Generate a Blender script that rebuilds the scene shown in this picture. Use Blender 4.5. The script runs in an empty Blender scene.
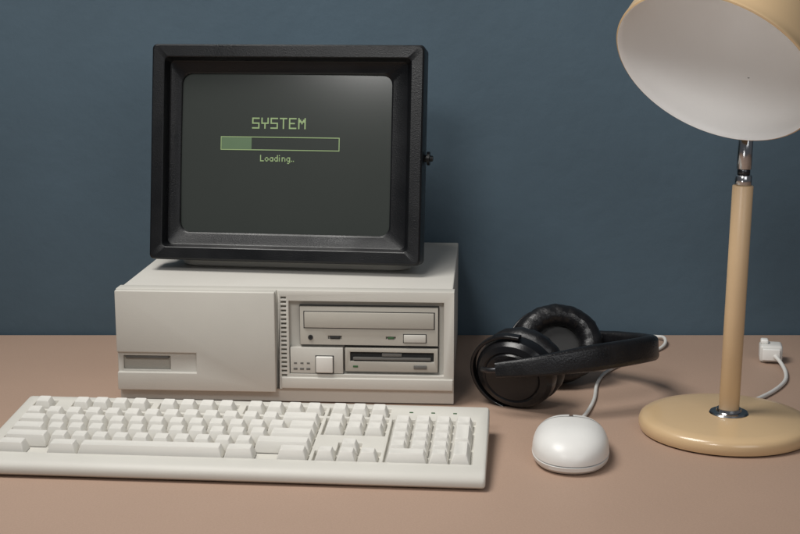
import bpy, bmesh, math, random
from mathutils import Vector, Matrix
random.seed(4)
scene=bpy.context.scene
COL=scene.collection
R=math.radians

# ------------------------------------------------------------ materials
def mat(name,col,rough=0.5,metal=0.0,var=0.06,nscale=40,bump=0.0,bscale=400,spec=0.5,coat=0.0,emis=None,estr=0.0,bdist=0.0005,rvar=0.0,speck=0.0):
    m=bpy.data.materials.new(name); m.use_nodes=True
    nt=m.node_tree; N=nt.nodes; L=nt.links
    b=N['Principled BSDF']
    tc=N.new('ShaderNodeTexCoord')
    nz=N.new('ShaderNodeTexNoise'); nz.inputs['Scale'].default_value=nscale; nz.inputs['Detail'].default_value=6
    L.new(tc.outputs['Object'],nz.inputs['Vector'])
    rp=N.new('ShaderNodeValToRGB')
    rp.color_ramp.elements[0].position=0.3; rp.color_ramp.elements[1].position=0.7
    rp.color_ramp.elements[0].color=[c*(1-var) for c in col]+[1]
    rp.color_ramp.elements[1].color=[min(1,c*(1+var)) for c in col]+[1]
    L.new(nz.outputs['Fac'],rp.inputs['Fac'])
    src=rp.outputs['Color']
    if speck>0:
        n4=N.new('ShaderNodeTexNoise'); n4.inputs['Scale'].default_value=700; n4.inputs['Detail'].default_value=3
        L.new(tc.outputs['Object'],n4.inputs['Vector'])
        mr=N.new('ShaderNodeMapRange'); mr.inputs['From Min'].default_value=0.3; mr.inputs['From Max'].default_value=0.7
        mr.inputs['To Min'].default_value=1-speck; mr.inputs['To Max'].default_value=1+speck
        L.new(n4.outputs['Fac'],mr.inputs['Value'])
        mx=N.new('ShaderNodeVectorMath'); mx.operation='SCALE'
        L.new(src,mx.inputs[0]); L.new(mr.outputs['Result'],mx.inputs['Scale']); src=mx.outputs['Vector']
    L.new(src,b.inputs['Base Color'])
    b.inputs['Roughness'].default_value=rough; b.inputs['Metallic'].default_value=metal
    b.inputs['Specular IOR Level'].default_value=spec
    b.inputs['Coat Weight'].default_value=coat
    if rvar>0:
        n3=N.new('ShaderNodeTexNoise'); n3.inputs['Scale'].default_value=nscale*0.7; n3.inputs['Detail'].default_value=8
        L.new(tc.outputs['Object'],n3.inputs['Vector'])
        mr=N.new('ShaderNodeMapRange'); mr.inputs['From Min'].default_value=0.3; mr.inputs['From Max'].default_value=0.7
        mr.inputs['To Min'].default_value=max(0.02,rough-rvar); mr.inputs['To Max'].default_value=min(1,rough+rvar)
        L.new(n3.outputs['Fac'],mr.inputs['Value']); L.new(mr.outputs['Result'],b.inputs['Roughness'])
    if bump>0:
        n2=N.new('ShaderNodeTexNoise'); n2.inputs['Scale'].default_value=bscale; n2.inputs['Detail'].default_value=5
        L.new(tc.outputs['Object'],n2.inputs['Vector'])
        bp=N.new('ShaderNodeBump'); bp.inputs['Strength'].default_value=bump; bp.inputs['Distance'].default_value=bdist
        L.new(n2.outputs['Fac'],bp.inputs['Height']); L.new(bp.outputs['Normal'],b.inputs['Normal'])
    if emis:
        b.inputs['Emission Color'].default_value=list(emis)+[1]; b.inputs['Emission Strength'].default_value=estr
    return m

M={}
M['case']=mat('case_plastic',(0.55,0.53,0.48),0.5,var=0.03,nscale=12,bump=0.25,bscale=1500,rvar=0.05)
M['case2']=mat('drive_plastic',(0.42,0.395,0.345),0.5,var=0.03,nscale=15,bump=0.25,bscale=1500)
M['case_metal']=mat('case_painted_metal',(0.57,0.55,0.505),0.48,var=0.03,nscale=10,bump=0.3,bscale=1200,rvar=0.06)
M['darkslot']=mat('dark_slot',(0.02,0.02,0.02),0.6)
M['grey']=mat('grey_plastic',(0.13,0.125,0.115),0.5)
M['black']=mat('black_monitor_plastic',(0.0045,0.005,0.006),0.34,var=0.2,nscale=30,bump=0.4,bscale=900,rvar=0.08,spec=0.34)
M['key']=mat('key_plastic',(0.71,0.69,0.64),0.45,var=0.03,nscale=25,bump=0.2,bscale=2000)
M['kbody']=mat('keyboard_plastic',(0.63,0.61,0.555),0.5,var=0.03,nscale=12,bump=0.25,bscale=1500,rvar=0.05)
M['mouse']=mat('mouse_plastic',(0.78,0.77,0.74),0.35,var=0.02,bump=0.1,bscale=1500)
M['mouseg']=mat('mouse_gap',(0.10,0.10,0.098),0.6)
M['cord']=mat('cord_plastic',(0.66,0.65,0.62),0.4,var=0.03)
M['leather']=mat('black_leatherette',(0.007,0.007,0.008),0.33,var=0.25,nscale=60,bump=0.7,bscale=500,rvar=0.1,spec=0.4)
M['hshell']=mat('black_headphone_shell',(0.006,0.006,0.007),0.24,var=0.2,bump=0.15,bscale=900,rvar=0.08,spec=0.4)
M['tan']=mat('tan_enamel',(0.62,0.44,0.25),0.26,var=0.03,nscale=8,coat=0.3,bump=0.05,bscale=300)
M['tanrod']=mat('tan_rod',(0.60,0.425,0.25),0.38,var=0.04,nscale=20)
M['white']=mat('white_enamel',(0.86,0.855,0.84),0.5,var=0.02,nscale=10,bump=0.1,bscale=600)
M['chrome']=mat('chrome',(0.55,0.55,0.56),0.18,metal=1.0,var=0.1)
M['darkmetal']=mat('dark_metal',(0.06,0.06,0.065),0.3,metal=0.9)
M['glow']=mat('green_phosphor',(0.05,0.07,0.04),0.5,emis=(0.27,0.37,0.155),estr=0.72)
M['glow2']=mat('dim_green_phosphor',(0.03,0.05,0.03),0.5,emis=(0.085,0.14,0.065),estr=0.65)
M['led']=mat('led_green',(0.05,0.12,0.05),0.3)
M['screen']=mat('crt_glass',(0.022,0.025,0.023),0.20,var=0.05,nscale=8,emis=(0.022,0.025,0.022),estr=0.62)
M['table']=mat('table_surface',(0.415,0.285,0.212),0.62,var=0.045,nscale=3.0,bump=0.35,bscale=260,rvar=0.06,bdist=0.0006,speck=0.05)
M['wall']=mat('painted_wall',(0.060,0.098,0.130),0.75,var=0.11,nscale=3.5,bump=0.35,bscale=45,bdist=0.002,speck=0.03)

# ------------------------------------------------------------ mesh helpers
def finish(bm,name,material,angle=35,smooth=True):
    bmesh.ops.recalc_face_normals(bm,faces=bm.faces[:])
    me=bpy.data.meshes.new(name); bm.to_mesh(me); bm.free()
    if smooth:
        me.shade_smooth(); me.set_sharp_from_angle(angle=R(angle))
    if material: me.materials.append(material)
    return me
def link(name,me,parent=None,loc=(0,0,0),rot=(0,0,0)):
    o=bpy.data.objects.new(name,me); COL.objects.link(o)
    o.location=loc; o.rotation_euler=rot
    if parent: o.parent=parent
    return o
def thing(name,loc,rz,label,cat):
    o=bpy.data.objects.new(name,None); o.empty_display_size=0.03
    COL.objects.link(o); o.location=loc; o.rotation_euler=(0,0,rz)
    o['label']=label; o['category']=cat
    return o
def add_box(bm,x0,x1,y0,y1,z0,z1,bev=0.0,seg=2):
    t=bmesh.new()
    bmesh.ops.create_cube(t,size=1)
    for v in t.verts:
        v.co=Vector(((x0+x1)/2+v.co.x*(x1-x0),(y0+y1)/2+v.co.y*(y1-y0),(z0+z1)/2+v.co.z*(z1-z0)))
    if bev>0: bmesh.ops.bevel(t,geom=t.edges[:],offset=bev,segments=seg,profile=0.5,affect='EDGES')
    tm=bpy.data.meshes.new('t'); t.to_mesh(tm); t.free(); bm.from_mesh(tm); bpy.data.meshes.remove(tm)
def boxes(name,material,lst,bev=0.0008,seg=2,xf=None):
    bm=bmesh.new()
    for b in lst:
        add_box(bm,*b[:6],bev=(b[6] if len(b)>6 else bev),seg=seg)
    if xf is not None: bm.transform(xf)
    return finish(bm,name,material)
def cut(me,cutters,bev=0.0008,material=None,angle=35,seg=2):
    o=bpy.data.objects.new('tmp',me); COL.objects.link(o)
    groups=[cutters] if not isinstance(cutters[0],list) else cutters
    cos=[]
    for g in groups:
        bm=bmesh.new()
        for c in g: add_box(bm,*c[:6])
        cm=bpy.data.meshes.new('c'); bm.to_mesh(cm); bm.free()
        co=bpy.data.objects.new('cutter',cm); COL.objects.link(co); cos.append(co)
        mod=o.modifiers.new('b','BOOLEAN'); mod.operation='DIFFERENCE'; mod.solver='EXACT'; mod.object=co
    if bev>0:
        bv=o.modifiers.new('v','BEVEL'); bv.width=bev; bv.segments=seg; bv.limit_method='ANGLE'; bv.angle_limit=R(30)
    dg=bpy.context.evaluated_depsgraph_get(); dg.update()
    r=bpy.data.meshes.new_from_object(o.evaluated_get(dg))
    bpy.data.objects.remove(o)
    for co in cos: bpy.data.objects.remove(co)
    r.shade_smooth(); r.set_sharp_from_angle(angle=R(angle))
    r.materials.clear(); r.materials.append(material)
    return r
def rr(w,h,r,n=5):
    pts=[]
    for cx,cz,a0 in ((w/2-r,h/2-r,0),(-w/2+r,h/2-r,90),(-w/2+r,-h/2+r,180),(w/2-r,-h/2+r,270)):
        for i in range(n+1):
            a=R(a0+90*i/n); pts.append((cx+r*math.cos(a),cz+r*math.sin(a)))
    return pts
def loft(bm,rings,cap0=False,cap1=False):
    vs=[[bm.verts.new(p) for p in ring] for ring in rings]
    n=len(vs[0])
    for a,b in zip(vs,vs[1:]):
        for i in range(n):
            bm.faces.new((a[i],a[(i+1)%n],b[(i+1)%n],b[i]))
    if cap0: bm.faces.new(vs[0])
    if cap1: bm.faces.new(vs[-1])
    return vs
def lathe(name,material,prof,n=64,xf=None,angle=35,cap0=True,cap1=True):
    bm=bmesh.new()
    rings=[[(r*math.cos(2*math.pi*i/n),r*math.sin(2*math.pi*i/n),z) for i in range(n)] for r,z in prof]
    loft(bm,rings,cap0,cap1)
    if xf is not None: bm.transform(xf)
    return finish(bm,name,material,angle)
def catmull(pts,k=10):
    P=[Vector(p) for p in pts]; P=[2*P[0]-P[1]]+P+[2*P[-1]-P[-2]]
    out=[]
    for i in range(1,len(P)-2):
        for j in range(k):
            t=j/k; a,b,c,d=P[i-1:i+3]
            out.append(0.5*((2*b)+(c-a)*t+(2*a-5*b+4*c-d)*t*t+(3*b-a-3*c+d)*t**3))
    out.append(P[-2]); return out
def sweep(name,material,pts,secf,up=Vector((0,0,1)),k=10,smoothpts=True,angle=40):
    c=catmull(pts,k) if smoothpts else [Vector(p) for p in pts]
    bm=bmesh.new(); rings=[]
    for i,p in enumerate(c):
        t=(c[min(i+1,len(c)-1)]-c[max(i-1,0)]).normalized()
        s=t.cross(up)
        if s.length<1e-4: s=Vector((1,0,0))
        s.normalize(); u=s.cross(t)
        rings.append([p+s*a+u*b for a,b in secf(i/(len(c)-1))])
    loft(bm,rings,True,True)
    return finish(bm,name,material,angle)
def circ(r,n=12): return [(r*math.cos(2*math.pi*i/n),r*math.sin(2*math.pi*i/n)) for i in range(n)]
def tube(name,material,pts,r,k=10): return sweep(name,material,pts,lambda t:circ(r),k=k,angle=60)

# ------------------------------------------------------------ setting
WALLY=1.684
bm=bmesh.new(); add_box(bm,-1.6,1.6,0.45,1.679,-0.035,0.0,bev=0.0015)
t=link('table_top',finish(bm,'table_top',M['table']))
t['label']='matte pinkish beige table top against blue wall'; t['category']='table'
bm=bmesh.new(); add_box(bm,-2.2,2.2,WALLY,WALLY+0.1,-0.9,1.6)
w=link('wall',finish(bm,'wall',M['wall']))
w['label']='slate blue painted wall behind the table'; w['category']='wall'

# ------------------------------------------------------------ computer case
yaw=R(-3.5)
case=thing('computer_case',(-0.1200,1.3800,0),yaw,'beige desktop computer case with disc drives under monitor','desktop computer')
SX=0.001038; SZ=0.00107
def cx(u): return (u-287.5)*SX
H=0.1205; D=0.300
def cz(v): return H-(v-291.5)*SZ
def pb(u0,u1,v0,v1,y0,y1,*b): return (cx(u0),cx(u1),y0,y1,cz(v1),cz(v0))+b
sh=boxes('housing',M['case_metal'],[(cx(119.5),cx(455.5),0.020,D,0.003,H-0.0003,0.0015)],seg=3)
link('housing',sh,case)
bz=boxes('front_bezel',M['case'],[(cx(118),cx(457),0.0,0.019,0.0015,H+0.0005,0)],bev=0)
vents=[pb(284,289.5,297+i*4.3,299.2+i*4.3,-0.01,0.006) for i in range(21)]
cuts=[[pb(292,447,301,374,-0.01,0.0085)],[pb(279.6,281.6,280,389,-0.01,0.004)],vents,[(cx(100),cx(480),-0.01,0.0035,-0.01,cz(389.5))]]
link('front_bezel',cut(bz,cuts,0.0006,M['case']),case)
dr=boxes('door',M['case'],[(cx(118.3),cx(279),-0.0075,-0.0002,cz(391),H,0)],bev=0)
dr=cut(dr,[[pb(110,199,353,373,-0.02,-0.0040)],[pb(124,172,357,371,-0.02,0.02)]],0.0012,M['case'],seg=3)
link('door',dr,case)
link('finger_recess',boxes('finger_recess',M['case2'],[pb(124.2,171.8,357.2,370.8,-0.00015,0.0008,0)],bev=0),case)
link('recess_top_strip',boxes('recess_top_strip',M['grey'],[pb(126,170,357.4,360.0,-0.0030,0.0006,0.0005)]),case)  # darker grey strip along the top of the finger recess
cd=boxes('disc_drive',M['case2'],[pb(303,441,307,344.5,0.002,0.0083,0)],bev=0)
cd=cut(cd,[pb(331,345,335.5,339,-0.01,0.005),pb(389,399,335.7,338.4,-0.01,0.005)],0.0005,M['case2'])
disc=link('disc_drive',cd,case)
link('disc_tray',boxes('disc_tray',M['case2'],[pb(307.5,437,312,327.5,0.0004,0.004,0.0006)]),disc)
link('tray_seam',boxes('tray_seam',M['darkslot'],[pb(306.6,437.9,311.2,328.3,0.0017,0.003,0)],bev=0),disc)
link('eject_button',boxes('eject_button',M['case'],[pb(407,429,333.5,341,0.0002,0.005,0.0006)]),disc)
link('button_seam',boxes('button_seam',M['darkslot'],[pb(406.3,429.7,332.8,341.7,0.0017,0.0030,0)],bev=0),disc)
rx=Matrix.Rotation(R(90),4,'X')
link('headphone_jack',lathe('headphone_jack',M['darkslot'],[(0.0026,0.0),(0.0026,0.0012),(0.0014,0.0012),(0.0014,0.0004)],n=20,xf=Matrix.Translation((cx(313.5),0.0021,cz(337.3)))@rx),disc)
link('volume_wheel',boxes('volume_wheel',M['darkslot'],[pb(333,343,336,338.6,0.0014,0.0045,0.0003)]),disc)
link('indicator_light',boxes('indicator_light',M['led'],[pb(391,397,336.2,338,0.0016,0.0045,0.0002)]),disc)
link('drive_gap',boxes('drive_gap',M['darkslot'],[pb(302.2,441.8,306.1,345.4,0.0060,0.0084,0)],bev=0),disc)
fl=boxes('floppy_drive',M['case2'],[pb(348,441,347.5,371,0.002,0.0083,0)],bev=0)
fl=cut(fl,[pb(353,437,351.5,361,-0.01,0.007)],0.0005,M['case2'])
flo=link('floppy_drive',fl,case)
link('disk_slot',boxes('disk_slot',M['darkslot'],[pb(352.8,437.2,351.3,361.2,0.0062,0.0075,0)],bev=0),flo)
link('slot_flap',boxes('slot_flap',M['grey'],[pb(356,434,356.8,359.5,0.0020,0.0066,0.0004),pb(385,405,352.6,356.0,0.0028,0.0066,0.0004)]),flo)
link('release_button',boxes('release_button',M['grey'],[pb(417,430,364,367.5,0.0004,0.003,0.0004)]),flo)
link('floppy_light',boxes('floppy_light',M['led'],[pb(356,361,365,367,0.0016,0.003,0.0002)]),flo)
link('drive_gap',boxes('drive_gap',M['darkslot'],[pb(347.2,441.8,346.7,371.8,0.0060,0.0084,0)],bev=0),flo)
cp=boxes('control_panel',M['case'],[pb(292.8,346,347.5,373.4,0.001,0.0084,0.0008)])
cpo=link('control_panel',cp,case)
link('power_button',boxes('power_button',M['key'],[pb(319,336,356,372,-0.0025,0.003,0.0010)],seg=3),cpo)
link('button_seam',boxes('button_seam',M['darkslot'],[pb(318.2,336.8,355.2,372.8,0.0006,0.002,0)],bev=0),cpo)
for i,u in enumerate((296,302.5,309)):
    link('status_light',boxes('status_light',M['grey'],[pb(u,u+4,368,370,0.0006,0.0025,0.0002)]),cpo)
link('status_marks',boxes('status_marks',M['grey'],[pb(u,u+3,362.5,364,0.0007,0.002,0) for u in (296.5,303,309.5)],bev=0),cpo)
link('lower_lip',boxes('lower_lip',M['case'],[pb(284,456.5,377,388.5,-0.0022,0.002,0.0012)],seg=3),case)
for x in (-0.15,0.15):
    for y in (0.03,0.26):
        link('foot',lathe('foot',M['grey'],[(0.009,0.0),(0.010,0.0035)],n=24),case,loc=(x,y,0))

# ------------------------------------------------------------ monitor
CT=H-0.0003
mon=thing('computer_monitor',(-0.1285,1.468,CT),R(-8),'black cathode ray monitor showing system loading bar','monitor')
TILT=Matrix.Translation((0,0,0.0135))@Matrix.Rotation(R(-9),4,'X')
W,Hh=0.3030,0.2380
zc=Hh/2
SOX=-0.0040
def ring(w,h,r,y,dx=0): return [(a+dx,y,zc+b) for a,b in rr(w,h,r)]
bm=bmesh.new()
loft(bm,[ring(W-0.012,Hh-0.012,0.004,0.040),ring(W-0.001,Hh-0.001,0.005,0.038),ring(W,Hh,0.005,0.005),ring(W-0.0012,Hh-0.0012,0.005,0.0014),ring(W-0.0045,Hh-0.0045,0.005,0.0),
 ring(W-0.0270,Hh-0.0270,0.005,0.0),ring(W-0.0288,Hh-0.0288,0.005,0.0006),ring(W-0.0300,Hh-0.0300,0.005,0.0025),ring(W-0.036,Hh-0.034,0.006,0.0150,SOX*0.3),ring(W-0.039,Hh-0.037,0.006,0.0160,SOX*0.4),
 ring(0.2400,0.1800,0.010,0.0175,SOX),ring(0.2365,0.1765,0.011,0.0190,SOX),ring(0.2350,0.1750,0.011,0.028,SOX)])
bm.transform(TILT)
link('front_frame',finish(bm,'front_frame',M['black'],angle=28),mon)
bm=bmesh.new()
loft(bm,[ring(W-0.014,Hh-0.014,0.006,0.036),ring(W-0.016,Hh-0.016,0.008,0.075),ring(W-0.06,Hh-0.05,0.015,0.115),ring(W-0.11,Hh-0.09,0.02,0.150),ring(W-0.12,Hh-0.10,0.02,0.155)],True,True)
bm.transform(TILT)
link('housing',finish(bm,'housing',M['black']),mon)
def scry(x,z): return 0.0195+0.0040*((x/0.12)**2*0.5+(z/0.09)**2*0.5)
bm=bmesh.new(); nx,nz=36,28
g=[[bm.verts.new(((i/nx-.5)*0.246+SOX,scry((i/nx-.5)*0.246,(j/nz-.5)*0.184),zc+(j/nz-.5)*0.184)) for i in range(nx+1)] for j in range(nz+1)]
for j in range(nz):
    for i in range(nx): bm.faces.new((g[j][i],g[j][i+1],g[j+1][i+1],g[j+1][i]))
bm.transform(TILT)
scr=link('screen',finish(bm,'screen',M['screen'],angle=60),mon)
PX=0.001105
def quad(bm,x0,x1,z0,z1,off=0.0005):
    n=max(1,int((x1-x0)/0.004)+1); m_=max(1,int((z1-z0)/0.004)+1)
    for i in range(n):
        for j in range(m_):
            a=x0+(x1-x0)*i/n; b=x0+(x1-x0)*(i+1)/n; c=z0+(z1-z0)*j/m_; d=z0+(z1-z0)*(j+1)/m_
            v=[bm.verts.new((x+SOX,scry(x,z)-off,zc+z)) for x,z in ((a,c),(b,c),(b,d),(a,d))]
            bm.faces.new(v)
FONT={'S':["11111","10000","10000","11111","00001","00001","11111"],
'Y':["10001","10001","10001","11111","00100","00100","00100"],
'T':["11111","00100","00100","00100","00100","00100","00100"],
'E':["11111","10000","10000","11110","10000","10000","11111"],
'M':["10001","11011","11111","10101","10001","10001","10001"]}
SF={'L':["1000","1000","1000","1000","1000","1111","0000","0000"],
'o':["0000","0000","0110","1001","1001","0110","0000","0000"],
'a':["0000","0000","0111","1001","1001","0111","0000","0000"],
'd':["0001","0001","0111","1001","1001","0111","0000","0000"],
'i':["10","00","10","10","10","10","00","00"],
'n':["0000","0000","1110","1001","1001","1001","0000","0000"],
'g':["0000","0000","0111","1001","1001","0111","0001","0110"],
'.':["0","0","0","0","0","1","0","0"]}
def text(name,s,font,x0,ztop,pw,ph,gap=1,thin=1.0):
    bm=bmesh.new(); x=x0; e_x=pw*(1-thin)/2; e_z=ph*(1-thin)/2
    for ch in s:
        gl=font[ch]
        def on(r_,c): return 0<=r_<len(gl) and 0<=c<len(gl[0]) and gl[r_][c]=='1'
        for r_ in range(len(gl)):
            for c in range(len(gl[0])):
                if on(r_,c):
                    l=x+c*pw+(0 if on(r_,c-1) else e_x); rr_=x+(c+1)*pw-(0 if on(r_,c+1) else e_x)
                    tt=ztop-r_*ph-(0 if on(r_-1,c) else e_z); bb=ztop-(r_+1)*ph+(0 if on(r_+1,c) else e_z)
                    quad(bm,l,rr_,bb,tt)
        x+=(len(gl[0])+gap)*pw
    bm.transform(TILT); return finish(bm,name,M['glow'],smooth=False)
def sx(u): return (u-286.2)*PX
def szz(v): return (156.6-v)*PX*1.01
link('screen_title',text('screen_title','SYSTEM',FONT,sx(252),szz(120.5),55/35*PX,11.3/7*PX,thin=0.85),scr)
link('screen_caption',text('screen_caption','Loading..',SF,sx(261),szz(157.5),36.5/38*PX,1.08*PX,thin=1.0),scr)
bm=bmesh.new()
x0,x1,z0,z1=sx(220),sx(341.5),szz(153),szz(139.5); th=0.85*PX
quad(bm,x0,x1,z1-th,z1); quad(bm,x0,x1,z0,z0+th); quad(bm,x0,x0+th,z0+th,z1-th); quad(bm,x1-th,x1,z0+th,z1-th)
bm.transform(TILT); link('progress_bar_outline',finish(bm,'progress_bar_outline',M['glow'],smooth=False),scr)
bm=bmesh.new(); quad(bm,x0+th*1.2,sx(252),z0+1.2*th,z1-1.2*th); bm.transform(TILT)
link('progress_bar_fill',finish(bm,'progress_bar_fill',M['glow2'],smooth=False),scr)
kn=lathe('tilt_knob',M['black'],[(0.004,0),(0.004,0.003),(0.0075,0.0035),(0.0075,0.0065),(0.0035,0.007),(0.003,0.010)],n=24,
   xf=TILT@Matrix.Translation((W/2-0.001,0.022,zc-0.002))@Matrix.Rotation(R(90),4,'Y'))
link('tilt_knob',kn,mon)
bm=bmesh.new()
loft(bm,[[(a+0.004,0.09+b,z) for a,b in rr(w,d,0.02)] for w,d,z in ((0.258,0.110,0.0003),(0.262,0.114,0.002),(0.262,0.114,0.007),(0.256,0.108,0.010),(0.20,0.09,0.012),(0.18,0.08,0.028))],True,True)
link('stand_base',finish(bm,'stand_base',M['case']),mon)

# ------------------------------------------------------------ keyboard
kb=thing('computer_keyboard',(-0.1548,1.1355,0),R(-5),'beige full size keyboard on table before computer case','keyboard')
KW=0.4575; KD=0.161
SL=math.atan((0.0275-0.0155)/0.130)
def deck(y): return 0.0160+(y-0.018)*math.tan(SL)
prof=[(0.004,0.0015),(0.0,0.004),(0.0,0.0080),(0.002,0.0115),(0.008,0.0145),(0.0175,0.0161),(KD-0.006,deck(KD-0.006)),(KD-0.0015,deck(KD-0.006)-0.001),(KD,deck(KD)-0.005),(KD,0.004),(KD-0.004,0.0015)]
bm=bmesh.new()
loft(bm,[[(x,y if ins==0 else 0.080+(y-0.080)*(1-ins*12),z if ins==0 else 0.012+(z-0.012)*(1-ins*90)) for y,z in prof] for x,ins in ((-KW/2,0.002),(-KW/2+0.0012,0.0005),(-KW/2+0.003,0),(KW/2-0.003,0),(KW/2-0.0012,0.0005),(KW/2,0.002))],True,True)
kbody=finish(bm,'t',None)
U=0.01905; X0=-11.3*U
RY0=0.0245
RY=[RY0+0.0095+i*0.0190 for i in range(5)]+[RY0+0.0095+5*0.019+0.0065]
rows=[]
def add(r,x,w=1,h=1): rows.append((r,x,w,h))
add(5,0)
for s in (2,6.5,11):
    for i in range(4): add(5,s+i)
NX=15.3; PX0=18.6
for i in range(3): add(5,NX+i); add(4,NX+i); add(3,NX+i); add(0,NX+i)
add(1,NX+1)
for i in range(13): add(4,i)
add(4,13,2); add(3,0,1.5)
for i in range(12): add(3,1.5+i)
add(3,13.5,1.5); add(2,0,1.75)
for i in range(11): add(2,1.75+i)
add(2,12.75,2.25); add(1,0,2.25)
for i in range(10): add(1,2.25+i)
add(1,12.25,2.75)
add(0,0,1.5); add(0,2.5,1.5); add(0,4,7); add(0,11,1.5); add(0,13.5,1.5)
for i in range(4): add(4,PX0+i)
for i in range(3): add(3,PX0+i); add(2,PX0+i); add(1,PX0+i)
add(2,PX0+3,1,2); add(0,PX0+3,1,2); add(0,PX0,2); add(0,PX0+2)
def wellbox(xa,xb,r0,r1):
    e=0.0014
    return (X0+xa*U-e,X0+xb*U+e,RY[r0]-0.0095-e,RY[r1]+0.0095+e)
wells=[wellbox(0,1,5,5),wellbox(2,6,5,5),wellbox(6.5,10.5,5,5),wellbox(11,15,5,5),wellbox(NX,NX+3,5,5),wellbox(0,15,0,4),wellbox(NX,NX+3,3,4),wellbox(NX+1,NX+2,1,1),wellbox(NX,NX+3,0,0),wellbox(PX0,PX0+4,0,4)]
def cut_sloped(me,material):
    o=bpy.data.objects.new('tmp',me); COL.objects.link(o)
    cos=[]
    for grp in (wells[:7]+wells[9:],[wells[7]],[wells[8]]):
        bm=bmesh.new()
        for a,b,c,d in grp: add_box(bm,a,b,c,d,-0.0045,0.02)
        for v in bm.verts: v.co.z+=deck(v.co.y)
        cm=bpy.data.meshes.new('c'); bm.to_mesh(cm); bm.free()
        co=bpy.data.objects.new('cutter',cm); COL.objects.link(co); cos.append(co)
        mod=o.modifiers.new('b','BOOLEAN'); mod.operation='DIFFERENCE'; mod.solver='EXACT'; mod.object=co
    bv=o.modifiers.new('v','BEVEL'); bv.width=0.0006; bv.segments=2; bv.limit_method='ANGLE'; bv.angle_limit=R(40)
    dg=bpy.context.evaluated_depsgraph_get(); dg.update()
    r=bpy.data.meshes.new_from_object(o.evaluated_get(dg))
    bpy.data.objects.remove(o)
    for co in cos: bpy.data.objects.remove(co)
    r.shade_smooth(); r.set_sharp_from_angle(angle=R(35)); r.materials.clear(); r.materials.append(material); return r
link('keyboard_body',cut_sloped(kbody,M['kbody']),kb)
keymesh={}
def keym(w,h):
    if (w,h) in keymesh: return keymesh[(w,h)]
    bw=w*U-0.0016; bd=h*0.019-0.0016
    bm=bmesh.new()
    def kr(a,b,r,z,dy=0): return [(p,q+dy,z) for p,q in rr(a,b,r,3)]
    ix=0.0062
    rings=[kr(bw,bd,0.0008,0.0005),kr(bw-0.0003,bd-0.0003,0.001,0.002),kr(bw-ix*0.85,bd-0.0053,0.0016,0.0098,0.0009),kr(bw-ix,bd-0.0061,0.0016,0.0105,0.0010),kr(bw-ix-0.0010,bd-0.0071,0.0014,0.0106,0.0010),
           kr(bw-ix-0.0050,bd-0.0105,0.0009,0.0100,0.0010)]
    loft(bm,rings,False,True)
    keymesh[(w,h)]=finish(bm,'key',M['key'],angle=38); return keymesh[(w,h)]
tiltr={0:2,1:0,2:-1,3:-3,4:-5,5:-6}
for r,x,w_,h_ in rows:
    y=RY[r]+(0.0095 if h_==2 else 0)
    xx=X0+(x+w_/2)*U
    o=link('key',keym(w_,h_),kb,loc=(xx,y,deck(y)-0.0042+random.uniform(-0.0002,0.0002)),rot=(SL-R(tiltr[r])*0.8+R(random.uniform(-0.5,0.5)),R(random.uniform(-0.5,0.5)),R(random.uniform(-0.4,0.4))))
    o['group']='keys of the keyboard'
for i in range(3):
    x=X0+(PX0+0.8+i*1.1)*U; y=RY[5]+0.002
    link('indicator_light',boxes('indicator_light',M['led'],[(-0.0018,0.0018,-0.0008,0.0008,-0.0004,0.0005,0.0002)]),kb,loc=(x,y,deck(y)+0.0002),rot=(SL,0,0))
for x in (-0.19,0.19):
    link('foot',boxes('foot',M['grey'],[(-0.012,0.012,-0.005,0.005,0.0,0.0025,0.0006)]),kb,loc=(x,0.02,0))
    link('foot',boxes('foot',M['grey'],[(-0.012,0.012,-0.005,0.005,0.0,0.0045,0.0006)]),kb,loc=(x,0.13,0))

# ------------------------------------------------------------ mouse
ms=thing('computer_mouse',(0.1585,1.2150,0),R(-7),'white wired computer mouse resting on the table','mouse')
ML=0.0625
def mw(s): return 0.0350*max(0.0,(1-abs(s)**2.3))**0.47*(1-0.09*s)
def mh(s): return 0.0240*max(0.0,(1-abs(s)**2.5))**0.5*(1-0.20*s)
def mpt(s,ph,inset=0.0,zb=0.0095):
    w_=max(0,mw(s)-inset); h_=max(0,mh(s)-inset)
    c,s2=math.cos(ph),math.sin(ph)
    x=w_*math.copysign(abs(c)**0.82,c); z=zb+h_*abs(s2)**0.82
    return (x,s*(ML-inset),z)
def mshell(name,s0,s1,p0,p1,material,inset=0.0,ns=30,npp=28):
    bm=bmesh.new(); g=[]
    for i in range(ns+1):
        if s0<=-0.99: s=s0+(s1-s0)*(1-math.cos(math.pi*i/ns))/2
        else: s=s0+(s1-s0)*math.sin(math.pi/2*i/ns)
        g.append([bm.verts.new(mpt(s,p0+(p1-p0)*j/npp,inset)) for j in range(npp+1)])
    for i in range(ns):
        for j in range(npp): 
            bm.faces.new((g[i][j],g[i][j+1],g[i+1][j+1],g[i+1][j]))
    bmesh.ops.remove_doubles(bm,verts=bm.verts[:],dist=1e-5)
    return finish(bm,name,material,angle=50)
link('inner_shell',mshell('inner_shell',-1,1,0,math.pi,M['mouseg'],0.0010),ms)
link('palm_shell',mshell('palm_shell',-1,0.27,0,math.pi,M['mouse']),ms)
link('button',mshell('button',0.300,1,0,math.pi/2-0.032,M['mouse']),ms)
link('button',mshell('button',0.300,1,math.pi/2+0.032,math.pi,M['mouse']),ms)
bm=bmesh.new(); rings=[]
for z,sc in ((0.0005,0.88),(0.0012,0.92),(0.0045,0.99),(0.0082,1.006),(0.0089,0.985)):
    rg=[]
    for i in range(64):
        a=2*math.pi*i/64; s=math.sin(a); s_=math.copysign(abs(s)**0.9,s)
        wv=mw(max(-0.9999,min(0.9999,s_)))
        rg.append((math.copysign(wv,math.cos(a))*sc,s_*ML*sc,z))
    rings.append(rg)
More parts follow.
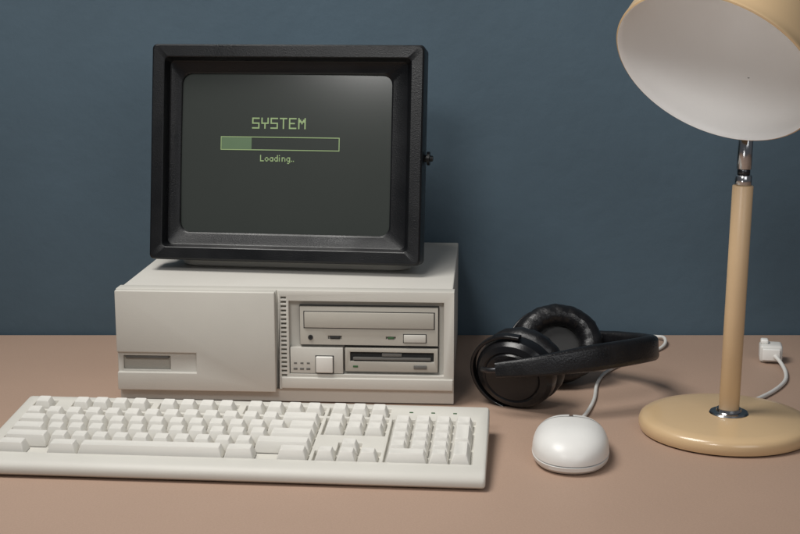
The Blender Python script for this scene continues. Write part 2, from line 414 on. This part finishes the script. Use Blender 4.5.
loft(bm,rings,True,True)
link('bottom_shell',finish(bm,'bottom_shell',M['mouse']),ms)
def tolocal(th,pts):
    m=(Matrix.Translation(th.location)@Matrix.Rotation(th.rotation_euler.z,4,'Z')).inverted()
    return [m@Vector(p) for p in pts]
cp_=[(0.166,1.274,0.009),(0.170,1.289,0.008),(0.186,1.325,0.0035),(0.204,1.385,0.0022),(0.217,1.450,0.0022),(0.236,1.500,0.0022),(0.276,1.556,0.0022),(0.305,1.588,0.0024),(0.322,1.615,0.004),(0.326,1.640,0.006),(0.318,1.655,0.004),(0.29,1.668,0.0022),(0.2,1.670,0.0022)]
link('cord',tube('cord',M['cord'],tolocal(ms,cp_),0.0020),ms)
link('strain_relief',tube('strain_relief',M['cord'],tolocal(ms,[(0.1648,1.270,0.0095),(0.168,1.282,0.0088),(0.1725,1.294,0.0075)]),0.0030),ms)

# ------------------------------------------------------------ headphones
hp=thing('headphones',(0.165,1.43,0),0,'black padded over ear headphones lying on the table','headphones')
def L(p): return (p[0]-0.165,p[1]-1.43,p[2])
def cupset(c,ax_z,ax_tilt,r,sign):
    m=Matrix.Translation(L(c))@Matrix.Rotation(R(ax_z),4,'Z')@Matrix.Rotation(R(90*sign+ax_tilt),4,'X')@Matrix.Scale(1.12,4,Vector((1,0,0)))
    sh=link('ear_cup',lathe('ear_cup',M['hshell'],[(r*0.93,-0.003),(r*0.96,0.004),(r*0.93,0.011),(r*0.84,0.016),(r*0.70,0.0185),(r*0.66,0.0175),(r*0.62,0.0195),(r*0.3,0.0215),(0.0015,0.022)],n=56,xf=m,angle=25),hp)
    prof=[]
    for i in range(21):
        a=2*math.pi*i/20-math.pi/2
        prof.append((r*0.74+r*0.27*math.cos(a),-0.014+0.0125*math.sin(a)))
    cu=lathe('ear_cushion',M['leather'],prof,n=72,xf=None,angle=80,cap0=False,cap1=False)
    for v in cu.vertices:
        a=math.atan2(v.co.y,v.co.x); rad=math.hypot(v.co.x,v.co.y)
        k=1+0.008*math.sin(a*13)+0.006*math.sin(a*29+1)
        v.co.x*=k; v.co.y*=k; v.co.z*=1+0.03*math.sin(a*17+rad*300)
    cu.transform(m)
    link('ear_cushion',cu,sh)
    link('speaker_cloth',lathe('speaker_cloth',M['darkslot'],[(r*0.6,-0.008),(0.001,-0.009)],n=32,xf=m),sh)
    return sh
ca=(0.122,1.366,0.0400); cb=(0.172,1.465,0.0400)
cupset(ca,-28,12,0.0405,1)
cupset(cb,186,30,0.0435,1)
def sec(w,t,r): return [(a,b) for a,b in rr(t,w,r,4)]
def bandsec(t):
    k=min(1,max(0,(0.5-abs(t-0.5))/0.5)*2.0)
    return sec(0.0150+0.0120*k,0.005+0.008*k,0.0022+0.0035*k)
upv=Vector((-0.05,0.20,1)).normalized()
bp_=[L(p) for p in ((0.096,1.330,0.0500),(0.135,1.325,0.0550),(0.180,1.331,0.0600),(0.226,1.349,0.0620),(0.258,1.380,0.0590),(0.268,1.412,0.0525),(0.258,1.445,0.0465),(0.232,1.475,0.0420),(0.200,1.497,0.0410),(0.165,1.504,0.0430))]
hb=link('headband',sweep('headband',M['leather'],bp_,bandsec,up=upv,k=8),hp)
def yoke(c,ax_z,tilt,rad,side):
    m=Matrix.Translation(L(c))@Matrix.Rotation(R(ax_z),4,'Z')@Matrix.Rotation(R(90+tilt),4,'X')
    pts=[]
    for i in range(11):
        a=R(-100+200*i/10)+side
        pts.append(m@Vector((rad*1.15*math.cos(a),rad*math.sin(a)*1.02,0.008)))
    nrm=(m.to_3x3()@Vector((0,0,1)))
    return sweep('yoke',M['hshell'],pts,lambda t:sec(0.009,0.004,0.0015),up=nrm,k=4)
link('yoke',yoke(ca,-28,12,0.0412,math.pi),hp)
link('yoke',yoke(cb,186,30,0.0443,0.2),hp)
link('slider',tube('slider',M['darkmetal'],[L((0.084,1.347,0.046)),L((0.092,1.336,0.048)),L((0.115,1.329,0.0520))],0.0030),hp)
link('headphone_cord',tube('headphone_cord',M['leather'],[L(p) for p in ((0.10,1.375,0.008),(0.100,1.40,0.003),(0.105,1.44,0.002),(0.12,1.48,0.002),(0.125,1.52,0.002),(0.12,1.56,0.002),(0.12,1.62,0.002),(0.12,1.67,0.002))],0.0017),hp)

# ------------------------------------------------------------ desk lamp
LX,LY=0.319,1.287
lamp=thing('desk_lamp',(LX,LY,0),0,'pale tan metal desk lamp with white inside shade','desk lamp')
link('lamp_base',lathe('lamp_base',M['tan'],[(0.079,0.0006),(0.0825,0.0018),(0.0838,0.005),(0.0838,0.0095),(0.0825,0.0130),(0.0790,0.0152),(0.070,0.0166),(0.040,0.0178),(0.0130,0.0184)],n=128,angle=40),lamp)
pole0=Vector((0.003,0,0.018)); pole1=Vector((0.0062,0,0.243))
def rod(name,m,a,b,r0,r1=None,n=32,bev=0.0006):
    r1=r1 or r0; a=Vector(a); b=Vector(b); d=b-a
    q=d.to_track_quat('Z','Y').to_matrix().to_4x4(); l=d.length
    return lathe(name,m,[(r0-bev,0),(r0,bev),(r1,l-bev),(r1-bev,l)],n=n,xf=Matrix.Translation(a)@q,angle=50)
link('collar',lathe('collar',M['chrome'],[(0.0185,0.0178),(0.0190,0.0188),(0.0180,0.0202),(0.0125,0.0210),(0.0118,0.0235)],n=40,xf=Matrix.Translation((0.003,0,0))),lamp)
link('pole',rod('pole',M['tanrod'],pole0,pole1,0.0098),lamp)
dv=(pole1-pole0).normalized()
link('ferrule',rod('ferrule',M['chrome'],pole1,pole1+dv*0.010,0.0080),lamp)
j=pole1+dv*0.010
link('joint_stem',rod('joint_stem',M['darkmetal'],j,j+dv*0.006,0.0060),lamp)
link('joint_sleeve',rod('joint_sleeve',M['chrome'],j+dv*0.0055,j+dv*0.040,0.0070),lamp)
k=j+dv*0.040
link('joint_rod',rod('joint_rod',M['darkmetal'],k-dv*0.0005,k+dv*0.052,0.0042),lamp)
Cw=Vector((0.2735,1.200,0.3555)); n=Vector((-0.476,-0.537,-0.696)).normalized()
C=Cw-Vector((LX,LY,0)); RS=0.0920
q=(-n).to_track_quat('Z','Y').to_matrix().to_4x4()
XS=Matrix.Translation(C)@q
dep=0.118
outer=[(RS-0.0008,-0.0002),(RS+0.0006,0.0006),(RS+0.0006,0.003),(RS-0.0004,0.004)]
for i in range(1,25):
    a=math.pi/2*i/25
    outer.append((RS*math.cos(a)**0.95,0.004+dep*math.sin(a)))
outer.append((0.001,dep+0.0041))
link('shade',lathe('shade',M['tan'],outer,n=128,xf=XS,angle=50,cap0=False),lamp)
inner=[(RS-0.0008,-0.0002),(RS-0.0022,0.001)]
for i in range(1,40):
    a=math.pi/2*i/40
    inner.append(((RS-0.0025)*math.cos(a),0.003+(dep-0.003)*math.sin(a)))
bm=bmesh.new(); nn=128
vs=loft(bm,[[(r_*math.cos(2*math.pi*i/nn),r_*math.sin(2*math.pi*i/nn),z_) for i in range(nn)] for r_,z_ in inner])
tip=bm.verts.new((0,0,dep))
for i in range(nn): bm.faces.new((vs[-1][i],vs[-1][(i+1)%nn],tip))
bm.transform(XS)
link('shade_lining',finish(bm,'shade_lining',M['white'],angle=60),lamp)

# ------------------------------------------------------------ plug with cord
pl=thing('power_socket',(0.434,1.552,0),R(-12),'white plug and coupling with cord behind lamp','power plug')
link('socket_body',boxes('socket_body',M['cord'],[(-0.013,0.013,-0.012,0.014,0.0006,0.021,0.0035)],seg=3),pl)
link('plug',boxes('plug',M['mouse'],[(-0.010,0.010,-0.016,-0.0125,0.004,0.018,0.0012),(-0.012,-0.003,-0.004,0.008,0.0205,0.026,0.002)],seg=3),pl)
pts=tolocal(pl,[(0.435,1.537,0.010),(0.438,1.520,0.0055),(0.435,1.490,0.0025),(0.424,1.455,0.0025),(0.402,1.418,0.0025),(0.375,1.385,0.0028),(0.352,1.362,0.004)])
link('cord',tube('cord',M['cord'],pts,0.0023),pl)

# ------------------------------------------------------------ lights
def aim(o,loc,target):
    o.location=loc; d=Vector(target)-Vector(loc); o.rotation_euler=d.to_track_quat('-Z','Y').to_euler()
def area(name,loc,target,size,power,col=(1,1,1)):
    l=bpy.data.lights.new(name,'AREA'); l.energy=power; l.color=col; l.size=size
    o=bpy.data.objects.new(name,l); COL.objects.link(o); aim(o,loc,target); return o
def spot(name,loc,target,power,size,soft,col):
    sp=bpy.data.lights.new(name,'SPOT'); sp.energy=power; sp.spot_size=R(size); sp.spot_blend=1.0; sp.shadow_soft_size=soft; sp.color=col
    so=bpy.data.objects.new(name,sp); COL.objects.link(so); aim(so,loc,target)
area('key_light',(-0.48,1.10,1.35),(0.08,1.28,0.0),0.60,17.5,(1.0,0.975,0.935))
area('fill_light',(0.7,-0.1,0.9),(0.05,1.4,0.1),0.8,4.0,(0.98,0.99,1.0))
spot('front_spot',(-0.40,0.10,1.10),(0.08,1.5,0.18),38,38,0.20,(1,0.985,0.96))
spot('shade_fill_spot',(-0.10,0.45,0.12),(0.295,1.22,0.385),5.0,24,0.10,(1,0.985,0.96))  # added unseen lamp, only brightens the white inside of the lamp shade
w=bpy.data.worlds.new('World'); scene.world=w; w.use_nodes=True
w.node_tree.nodes['Background'].inputs[0].default_value=(0.85,0.9,1,1)
w.node_tree.nodes['Background'].inputs[1].default_value=0.10

# ------------------------------------------------------------ camera
cam=bpy.data.cameras.new('Camera'); co=bpy.data.objects.new('Camera',cam); COL.objects.link(co)
cam.sensor_width=36; cam.lens=36*1367/800; cam.clip_end=50; cam.clip_start=0.01
co.location=(0,0,0.4154); co.rotation_euler=(R(90-11.05),0,0)
scene.camera=co
scene.view_settings.view_transform='Standard'; scene.view_settings.look='None'
scene.view_settings.exposure=0; scene.view_settings.gamma=1
